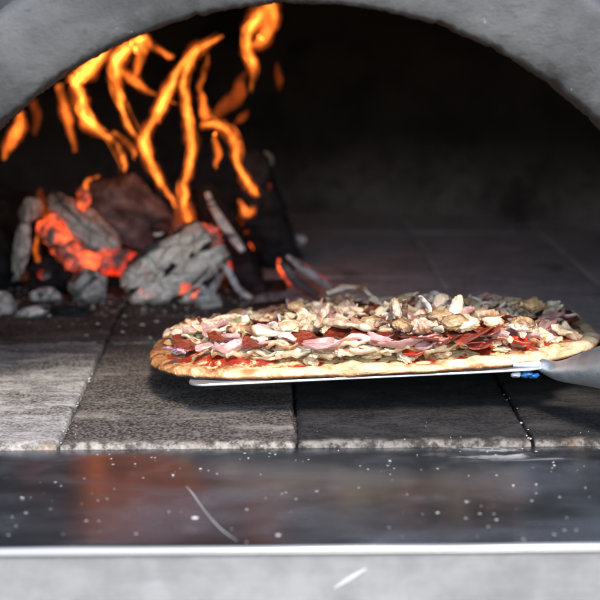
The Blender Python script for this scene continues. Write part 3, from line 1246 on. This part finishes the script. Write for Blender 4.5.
# tapered socket and handle: runs right and towards the cook
nk = Vector((x1 + .004, yn + .010, .0005))
inw = inv
d0 = nk
p_in = lambda px, py, Y: inw @ at(px, py, Y)
nkY = (Matrix.Translation(PC) @ PR.to_matrix().to_4x4() @ nk).y
path = [nk, p_in(560, 371, nkY - .010), p_in(585, 369, nkY - .028), p_in(612, 366.5, nkY - .045), p_in(660, 362, nkY - .075)]
v, f = tube(path, [.0045, .0070, .0115, .0160, .0200], 28, 10, flat=(1.15, 1), up=(0, 0, 1))
link('socket', mesh('sock', v, f), M['handle'], peel)
e1 = p_in(1150, 300, nkY - .36)
v, f = tube([path[-1] + (path[-2] - path[-1]) * .2, path[-1] * .5 + e1 * .5, e1], [.0190, .0180, .0180], 24, 6)
link('handle', mesh('hand', v, f), M['handle'], peel)
# tape wrapped at the neck
v, f = tube([nk + Vector((-.020, -.002, .001)), nk + Vector((-.004, -.003, .001)), nk + Vector((.004, -.002, .001))], [.0016, .0026, .0036], 12, 4, flat=(1, .8), wob=.3)
link('tape', mesh('tp', v, f), M['white'], peel)
for (ax, ay, rr_, mt) in ((527, 374, .0030, M['blue']), (534, 375.5, .0024, M['blue']), (516, 374.5, .0024, M['white'])):
    p = p_in(ax, ay, nkY - .004)
    me = lump(int(ax), rr_ * 1.6, rr_, rr_ * .8, .4, 3)
    for v_ in me.vertices:
        v_.co += p
    link('tape_end', me, mt, peel)

# ------------------------------------------------------------------ fire bed
M['ash'] = m_ash('white_ash', (0.74, 0.64, 0.57), (0.92, 0.84, 0.77), crack=.85, sc=80)
M['ashgrey'] = m_ash('grey_ash', (0.38, 0.33, 0.30), (0.72, 0.64, 0.58), crack=.8, sc=100)
M['ashdark'] = m_ash('burnt_wood', (0.10, 0.062, 0.055), (0.26, 0.18, 0.17), crack=.8, sc=55)
M['char'] = m_ash('charcoal', (0.010, 0.010, 0.012), (0.035, 0.033, 0.036), crack=.5, sc=70)
M['ember'] = m_ash('glowing_coal', (0.10, 0.07, 0.065), (0.40, 0.33, 0.30), glow=1.0, sc=70, glowsc=30, thr=(0.44, 0.70), gcol=(1, .04, .010), gstr=.55)
M['emberhot'] = m_ash('hot_coal', (0.10, 0.06, 0.05), (0.45, 0.34, 0.30), glow=1.0, sc=70, glowsc=55, thr=(0.42, 0.68), gcol=(1.0, .085, .018), gstr=.9)
M['ashglow'] = m_ash('ash_with_embers', (0.80, 0.62, 0.50), (0.95, 0.84, 0.73), glow=1.0, crack=.9, sc=80, glowsc=22, thr=(0.62, 0.70), gstr=.8)
M['charglow'] = m_ash('charred_log_glowing', (0.012, 0.011, 0.012), (0.04, 0.035, 0.036), glow=1.0, crack=.5, sc=60, glowsc=20, thr=(0.66, 0.72), gstr=.7)


def coal(name, px, py, Y, w, h, mat, rot=0, label='', cat='charcoal', group=None, seed=1, dep=.8, amp=.25, cuts=7, grooves=0, rx=0, rz=0, sub=5, part=None):
    """px,py centre, Y distance, w,h size in photo pixels; rot = roll seen from the front"""
    k = (at(px + 1, py, Y) - at(px, py, Y)).length
    a, c = w * k / 2, h * k / 2
    me = rock_mesh(seed, a * 1.08, (a + c) / 2 * dep, c * 1.08, amp, cuts, sub, grooves)
    o = link(name, me, mat)
    o.location = at(px, py, Y)
    o.rotation_euler = Euler((R(rx), R(-rot), R(rz)), 'XYZ')
    tag(o, label, cat, group)
    return o


GR = 'lumps of charcoal in the fire'
coal('ash_log', 176, 269, 1.36, 106, 80, M['ashglow'], 36, 'large pale ash-crusted log end with black cracks, in front of the flames', 'log', seed=3, grooves=8.5, amp=.2, dep=1.0, sub=6)
coal('charcoal', 88, 285, 1.35, 42, 36, M['ashgrey'], 30, 'grey rounded coal lump left of the large ash-crusted log end', group=GR, seed=5)
coal('charcoal', 46, 296, 1.33, 30, 15, M['ash'], 3, 'small whitish coal block at the front left below the glowing embers', group=GR, seed=6)
coal('charcoal', 32, 313, 1.28, 30, 11, M['ash'], 12, 'low white flake of ash coal nearest the front at the left', group=GR, seed=7, amp=.5)
coal('charcoal', 72, 312, 1.29, 40, 14, M['char'], -3, 'flat black coal lying right of the low white flake', group=GR, seed=8)
coal('charcoal', 4, 304, 1.30, 22, 26, M['ashgrey'], 50, 'grey coal cut by the left side of the photo', group=GR, seed=9)
coal('burning_log', 82, 226, 1.40, 84, 34, M['ashgrey'], -38, 'grey ash-covered log piece slanting down right over the red embers', 'log', seed=10, amp=.25, cuts=6)
coal('charcoal', 32, 210, 1.42, 26, 24, M['ashgrey'], 10, 'grey coal lump perched highest at the far left', group=GR, seed=11)
coal('charcoal', 22, 247, 1.38, 15, 62, M['ashgrey'], -12, 'upright narrow grey ash stick at the far left', group=GR, seed=12, amp=.5)
coal('charcoal', 6, 262, 1.42, 36, 60, M['char'], 8, 'black coal behind the upright narrow ash stick', group=GR, seed=13)
coal('burning_log', 128, 218, 1.46, 104, 84, M['ashdark'], -25, 'big round reddish brown log behind the pale cracked log end', 'log', seed=14, amp=.2, cuts=5, sub=6)
GE = 'glowing embers'
coal('ember', 56, 232, 1.38, 36, 30, M['emberhot'], -20, 'brightest orange ember, under the slanting grey log at the left', 'ember', GE, seed=15)
coal('ember', 84, 256, 1.385, 56, 30, M['emberhot'], -10, 'wide orange red ember in the middle of the coal bed', 'ember', GE, seed=16, amp=.5)
coal('ember', 118, 264, 1.39, 46, 30, M['ember'], 0, 'deep red ember just left of the pale cracked log end', 'ember', GE, seed=17)
coal('ember', 200, 240, 1.385, 34, 32, M['emberhot'], 20, 'orange red ember at the foot of the tallest flame', 'ember', GE, seed=18, amp=.5)
coal('ember', 84, 199, 1.385, 13, 22, M['emberhot'], 5, 'small orange ember standing above the slanting grey log', 'ember', GE, seed=19)
coal('ember', 218, 262, 1.37, 20, 34, M['ember'], 40, 'dull red ember on the right side of the pale cracked log end', 'ember', GE, seed=20)
coal('ember', 285, 273, 1.375, 9, 30, M['emberhot'], 32, 'thin orange ember stick right of the charred logs', 'ember', GE, seed=21, amp=.5)
coal('ember', 44, 274, 1.36, 12, 10, M['ember'], 0, 'tiny red ember beside the small whitish block', 'ember', GE, seed=22)
coal('charcoal', 58, 278, 1.40, 60, 44, M['char'], 10, 'black coal between the small whitish block and the red embers', group=GR, seed=23)
coal('charcoal', 112, 288, 1.42, 60, 34, M['char'], 0, 'black coal between the grey rounded lump and pale log end', group=GR, seed=24)
coal('charcoal', 208, 303, 1.32, 24, 26, M['ashgrey'], 15, 'small pinkish grey coal right of the pale cracked log end', group=GR, seed=25)
coal('charcoal', 300, 240, 1.52, 12, 12, M['ash'], 0, 'tiny white coal speck right of the fire', group=GR, seed=26)
coal('charcoal', 264, 160, 1.56, 18, 16, M['ashgrey'], 0, 'small grey coal highest on the dark log pile at the back', group=GR, seed=27)


def logpiece(name, pts, rads, Y, mat, label, cat='log', group=None, seed=0, flat=(1, 1), wob=.18, dY=None, square=.7):
    P = []
    RR = []
    for i, (px, py) in enumerate(pts):
        yy = Y + (dY[i] if dY else 0)
        P.append(at(px, py, yy))
        RR.append(rads[i] * yy / F)
    c = P[len(P) // 2].copy()
    v, f = tube([p - c for p in P], RR, 28, 16, flat=flat, up=(0, 1, 0), wob=wob, seed=seed, square=square)
    o = link(name, mesh(name, v, f), mat)
    o.location = c
    return tag(o, label, cat, group)


logpiece('burning_log', [(206, 190), (218, 220), (236, 258), (258, 304)], [9, 15, 18, 16], 1.42, M['charglow'], 'charred black log leaning down right with white ash edge, right of the tallest flame', seed=1, dY=[.05, .03, .01, -.03])
logpiece('burning_log', [(248, 150), (256, 190), (270, 235), (292, 285)], [14, 22, 24, 18], 1.52, M['charglow'], 'upright black log standing behind the leaning charred log', seed=2)
logpiece('burning_log', [(150, 200), (175, 205), (200, 225), (225, 262)], [12, 22, 26, 20], 1.50, M['char'], 'black log lying behind the pale cracked log end', seed=3)
logpiece('burning_log', [(-40, 215), (-5, 212), (30, 228), (60, 262)], [20, 26, 28, 22], 1.50, M['char'], 'black log at the far left behind the grey lumps', seed=4)
lg = 'strips of white ash on the charred log'
logpiece('ash_strip', [(207, 193), (216, 212), (229, 232), (243, 251)], [2.5, 4.2, 4.6, 3.2], 1.375, M['ash'], 'upper curled strip of white ash on the leaning charred log', 'ash', lg, seed=5, dY=[.03, .02, .01, 0])
logpiece('ash_strip', [(218, 254), (228, 270), (238, 288), (254, 301)], [1.5, 3.0, 3.4, 2.6], 1.355, M['ash'], 'lower thin strip of white ash along the leaning charred log', 'ash', lg, seed=6)
gs = 'thin burnt sticks right of the fire'
logpiece('burnt_stick', [(287, 256), (300, 266), (314, 276), (336, 292)], [2, 3.5, 4, 3], 1.37, M['ashgrey'], 'upper pinkish grey burnt stick behind the pizza edge', 'stick', gs, seed=7)
logpiece('burnt_stick', [(280, 262), (292, 276), (304, 287), (318, 296)], [3, 5, 5, 4], 1.35, M['ashdark'], 'lower brown burnt stick behind the pizza edge', 'stick', gs, seed=8)
logpiece('burnt_stick', [(297, 258), (308, 268), (318, 276), (326, 282)], [1, 1.8, 2, 1.5], 1.39, M['ember'], 'thin glowing red stick above the grey burnt sticks', 'stick', gs, seed=9)
logpiece('burnt_stick', [(240, 306), (258, 300), (278, 296), (300, 293)], [3, 4.5, 4.5, 3], 1.31, M['ashdark'], 'flat reddish brown stick lying just behind the pizza', 'stick', gs, seed=10)

# loose ash on the floor: uncountable
vs, fs = [], []
rnd = random.Random(4)
def crumb(p, r):
    b = len(vs)
    ax = [Vector((rnd.uniform(-1, 1), rnd.uniform(-1, 1), rnd.uniform(-.2, .5))).normalized() * r * rnd.uniform(.5, 1.2) for _ in range(7)]
    for q in ax:
        vs.append(p + Vector((q.x, q.y, abs(q.z))))
    vs.append(p + Vector((0, 0, r * .6)))
    for i in range(7):
        for j in range(i + 1, 7):
            if rnd.random() < .35:
                fs.append((b + i, b + j, b + 7))
for i in range(600):
    px = rnd.gauss(120, 90)
    Y = rnd.gauss(1.34, .05)
    if px > 330 or px < -60:
        continue
    d = ray(px, 300)
    x = CAM.x + d.x / d.y * Y
    crumb(Vector((x, Y, .0005)), rnd.choice([.0008, .001, .0015, .002, .003]))
o = link('ash', mesh('ash', vs, fs), M['ashgrey'], smooth=False)
tag(o, 'loose grey ash and crumbs scattered round the coals', 'ash', kind='stuff')

vs, fs = [], []
rnd = random.Random(9)
for i in range(70):
    x = rnd.uniform(-.24, .28)
    Y = FY - .004 - abs(rnd.gauss(0, .06))
    if Y < ys + .01:
        continue
    crumb(Vector((x, Y, -.0038)), rnd.choice([.0004, .0005, .0007, .0010, .0014]))
for i in range(40):
    x = rnd.uniform(-.24, .28)
    Y = FY + abs(rnd.gauss(0, .02)) + .001
    crumb(Vector((x, Y, .0003)), rnd.choice([.0004, .0006, .0009]))
for k in range(9):   # crumbs caught in the right-hand joint
    x = SX[2] + rnd.uniform(-.0022, .0022)
    crumb(Vector((x, FY + rnd.uniform(.004, .12), -.001)), rnd.choice([.0008, .0012, .0017]))
for k in range(26):
    x = SX[0] + rnd.uniform(-.002, .002)
    crumb(Vector((x, FY + rnd.uniform(.004, .20), -.0012)), rnd.choice([.0007, .001, .0014]))
o = link('flour', mesh('flour', vs, fs), M['flour'], smooth=False)
tag(o, 'fine specks of flour and ash dusting the steel sill and tiles', 'flour', kind='stuff')

# ------------------------------------------------------------------ flames
M['fire'] = m_fire('flame', (1.0, 0.27, 0.035), 62)
M['fire_fil'] = m_fire('flame_filament', (1.0, 0.20, 0.022), 55)
M['fire_low'] = m_fire('low_flame', (1.0, 0.18, 0.02), 6)
M['fire_soft'] = m_fire('faint_flame', (1.0, 0.15, 0.02), 2.4)
M['fire_mid'] = m_fire('orange_flame', (1.0, 0.20, 0.022), 17)
fb = at(150, 280, 1.42)
fire = empty('fire', fb)
tag(fire, 'orange flames licking up from the burning logs under the arch', 'fire')
FL = [
    # tallest tongue: from ember up past (185,110) to the tip at (222,35)
    ('fire', [(196, 236), (186, 210), (184, 185), (192, 160), (190, 130), (186, 105), (184, 78), (196, 52), (222, 36)], [4, 5.5, 5, 5, 6.5, 5.5, 5, 5.5, 2], 1.40, 1),
    ('fire', [(176, 208), (160, 180), (147, 155), (144, 138), (158, 112), (168, 92), (178, 70), (192, 52)], [2, 5, 6, 6, 6, 6, 5, 2], 1.41, 2),
    ('fire', [(142, 146), (126, 118), (118, 92), (115, 66), (122, 52), (134, 42), (146, 38)], [2, 4.5, 5.5, 6.5, 8, 6.5, 3], 1.40, 3),
    ('fire_mid', [(120, 70), (134, 80), (148, 90), (157, 96)], [3, 5, 4, 1.5], 1.42, 4),
    ('fire_mid', [(140, 36), (141, 48), (138, 66), (132, 80)], [7, 6, 4.5, 1.5], 1.42, 5),
    ('fire_mid', [(146, 40), (156, 48), (168, 56), (176, 56)], [4, 4, 3, 1], 1.44, 6),
    ('fire', [(108, 48), (96, 60), (82, 76), (72, 86)], [5, 9, 8, 3], 1.40, 7),
    ('fire', [(74, 76), (80, 96), (84, 116), (98, 130), (112, 142), (122, 158), (124, 172)], [6, 7, 7, 6, 4.5, 4, 1.5], 1.40, 8),
    ('fire_mid', [(114, 132), (124, 140), (134, 150), (132, 160)], [2, 3.5, 3, 1], 1.41, 9),
    ('fire_mid', [(60, 84), (64, 104), (70, 128), (76, 152)], [4, 5, 4.5, 2], 1.43, 10),
    ('fire_mid', [(22, 112), (18, 128), (12, 142), (2, 160)], [3, 6.5, 6, 2], 1.42, 11),
    ('fire_soft', [(36, 100), (36, 118), (34, 136)], [5, 7, 3], 1.44, 12),
    ('fire', [(270, 2), (260, 14), (249, 32), (249, 52), (254, 72), (251, 92)], [3, 9, 6.5, 5.5, 5, 1.5], 1.42, 13),
    ('fire_mid', [(272, 4), (270, 22), (262, 40), (250, 46)], [7, 8, 6, 2], 1.43, 14),
    ('fire', [(200, 126), (214, 124), (228, 132), (236, 148), (238, 166), (250, 186), (258, 196)], [3, 5, 6, 5.5, 4.5, 6, 2.5], 1.41, 15),
    ('fire_mid', [(214, 134), (218, 150), (217, 168)], [2, 4, 1.5], 1.42, 16),
    ('fire_mid', [(206, 118), (203, 102), (200, 86), (206, 66), (208, 54)], [5, 5, 3, 2.5, 1], 1.43, 17),
    ('fire_soft', [(216, 118), (224, 106), (236, 96), (240, 82), (248, 70)], [3, 9, 12, 6, 2], 1.46, 18),
    ('fire_soft', [(232, 128), (238, 121), (243, 117), (248, 110)], [1.5, 4.5, 5, 1.5], 1.44, 19),
    ('fire_mid', [(238, 200), (245, 210), (249, 213), (256, 206)], [1.5, 4.5, 4.5, 1.5], 1.46, 20),
    ('fire_mid', [(160, 122), (158, 108), (164, 100), (176, 104)], [2, 3, 3, 1], 1.43, 21),
    ('fire_soft', [(278, 90), (278, 76), (278, 62)], [3, 5, 2], 1.46, 22),
    ('fire_mid', [(84, 206), (84, 196), (86, 182), (100, 176)], [4, 4, 3, 1.5], 1.39, 23),
    ('fire_soft', [(60, 250), (56, 225), (44, 205), (40, 190)], [14, 16, 10, 3], 1.41, 24),
    ('fire_soft', [(190, 240), (184, 215), (178, 190)], [20, 16, 6], 1.43, 25),
    ('fire_mid', [(38, 262), (36, 248), (38, 236)], [2, 3, 2], 1.37, 26),
]
def DR(p, sd):
    return Vector((1, 0, .3)) * (.0028 * fbm((p.x * 50, p.y * 20, p.z * 60), 3, seed=sd))


for mk, pts, rads, Y, sd in FL:
    P = [at(px, py, Y + 0.012 * math.sin(i * 1.7 + sd)) - fb for i, (px, py) in enumerate(pts)]
    RR = [r * (1 + .28 * fbm((i * .9, sd, 0), 2)) * Y / F * (.72 if mk == 'fire' else .72) for i, r in enumerate(rads)]
    v, f = tube(P, RR, 16, 9, flat=(1, 1.3), up=(0, 1, 0), wob=.28, seed=sd)
    # soften into licks: drift of the whole section
    v = [p + DR(p, sd) for p in v]
    o = link('flame', mesh('flame', v, f), M['fire_mid' if mk == 'fire' else mk], fire)
    if mk == 'fire':
        v2, f2 = tube(P, [q * .45 for q in RR], 14, 9, flat=(1, 1.3), up=(0, 1, 0), wob=.3, seed=sd)
        v2 = [p + DR(p, sd) for p in v2]
        link('flame_core', mesh('core', v2, f2), M['fire'], fire)
    if mk == 'fire':   # loose filaments beside the main tongue
        rf = random.Random(sd)
        for q in range(2):
            off = [Vector((rf.uniform(-.007, .007), rf.uniform(-.01, .01), rf.uniform(-.003, .006))) for _ in P]
            v2, f2 = tube([p + o_ for p, o_ in zip(P, off)], [a * rf.uniform(.18, .42) for a in RR], 10, 9, up=(0, 1, 0), wob=.4, seed=sd + q)
            link('flame_filament', mesh('fil', v2, f2), M['fire_fil'], fire)
    if mk != 'fire_soft':
        for kk in (1.3, 1.75):
            v2, f2 = tube(P, [q * kk for q in RR], 16, 9, flat=(1, 1.3), up=(0, 1, 0), wob=.55, seed=sd + 40)
            v2 = [p + DR(p, sd) for p in v2]
            link('flame_glow', mesh('glow', v2, f2), M['fire_soft' if kk > 1.5 else 'fire_low'], fire)

# ------------------------------------------------------------------ light
w = bpy.data.worlds.new('World')
S.world = w
w.use_nodes = True
nt = w.node_tree
sky = nt.nodes.new('ShaderNodeTexSky')
sky.sky_type = 'NISHITA'
sky.sun_disc = False
EL, AZ = R(50), R(12)      # high sun in front of the oven, a little to the right
sky.sun_elevation = EL
sdir = Vector((math.sin(AZ) * math.cos(EL), -math.cos(AZ) * math.cos(EL), math.sin(EL)))
sky.sun_rotation = math.atan2(sdir.x, sdir.y)
bg = nt.nodes['Background']
bg.inputs['Strength'].default_value = 0.15
nt.links.new(sky.outputs[0], bg.inputs[0])
ld = bpy.data.lights.new('sun', 'SUN')
ld.energy = 1.5
ld.angle = R(11)
ld.color = (1, .95, .88)
lo = bpy.data.objects.new('sun', ld)
C.objects.link(lo)
lo.rotation_euler = (-sdir).to_track_quat('-Z', 'Y').to_euler()

S.view_settings.view_transform = 'Standard'
S.view_settings.look = 'None'
S.view_settings.exposure = 1.95
S.view_settings.gamma = 1
S.view_settings.use_curve_mapping = False
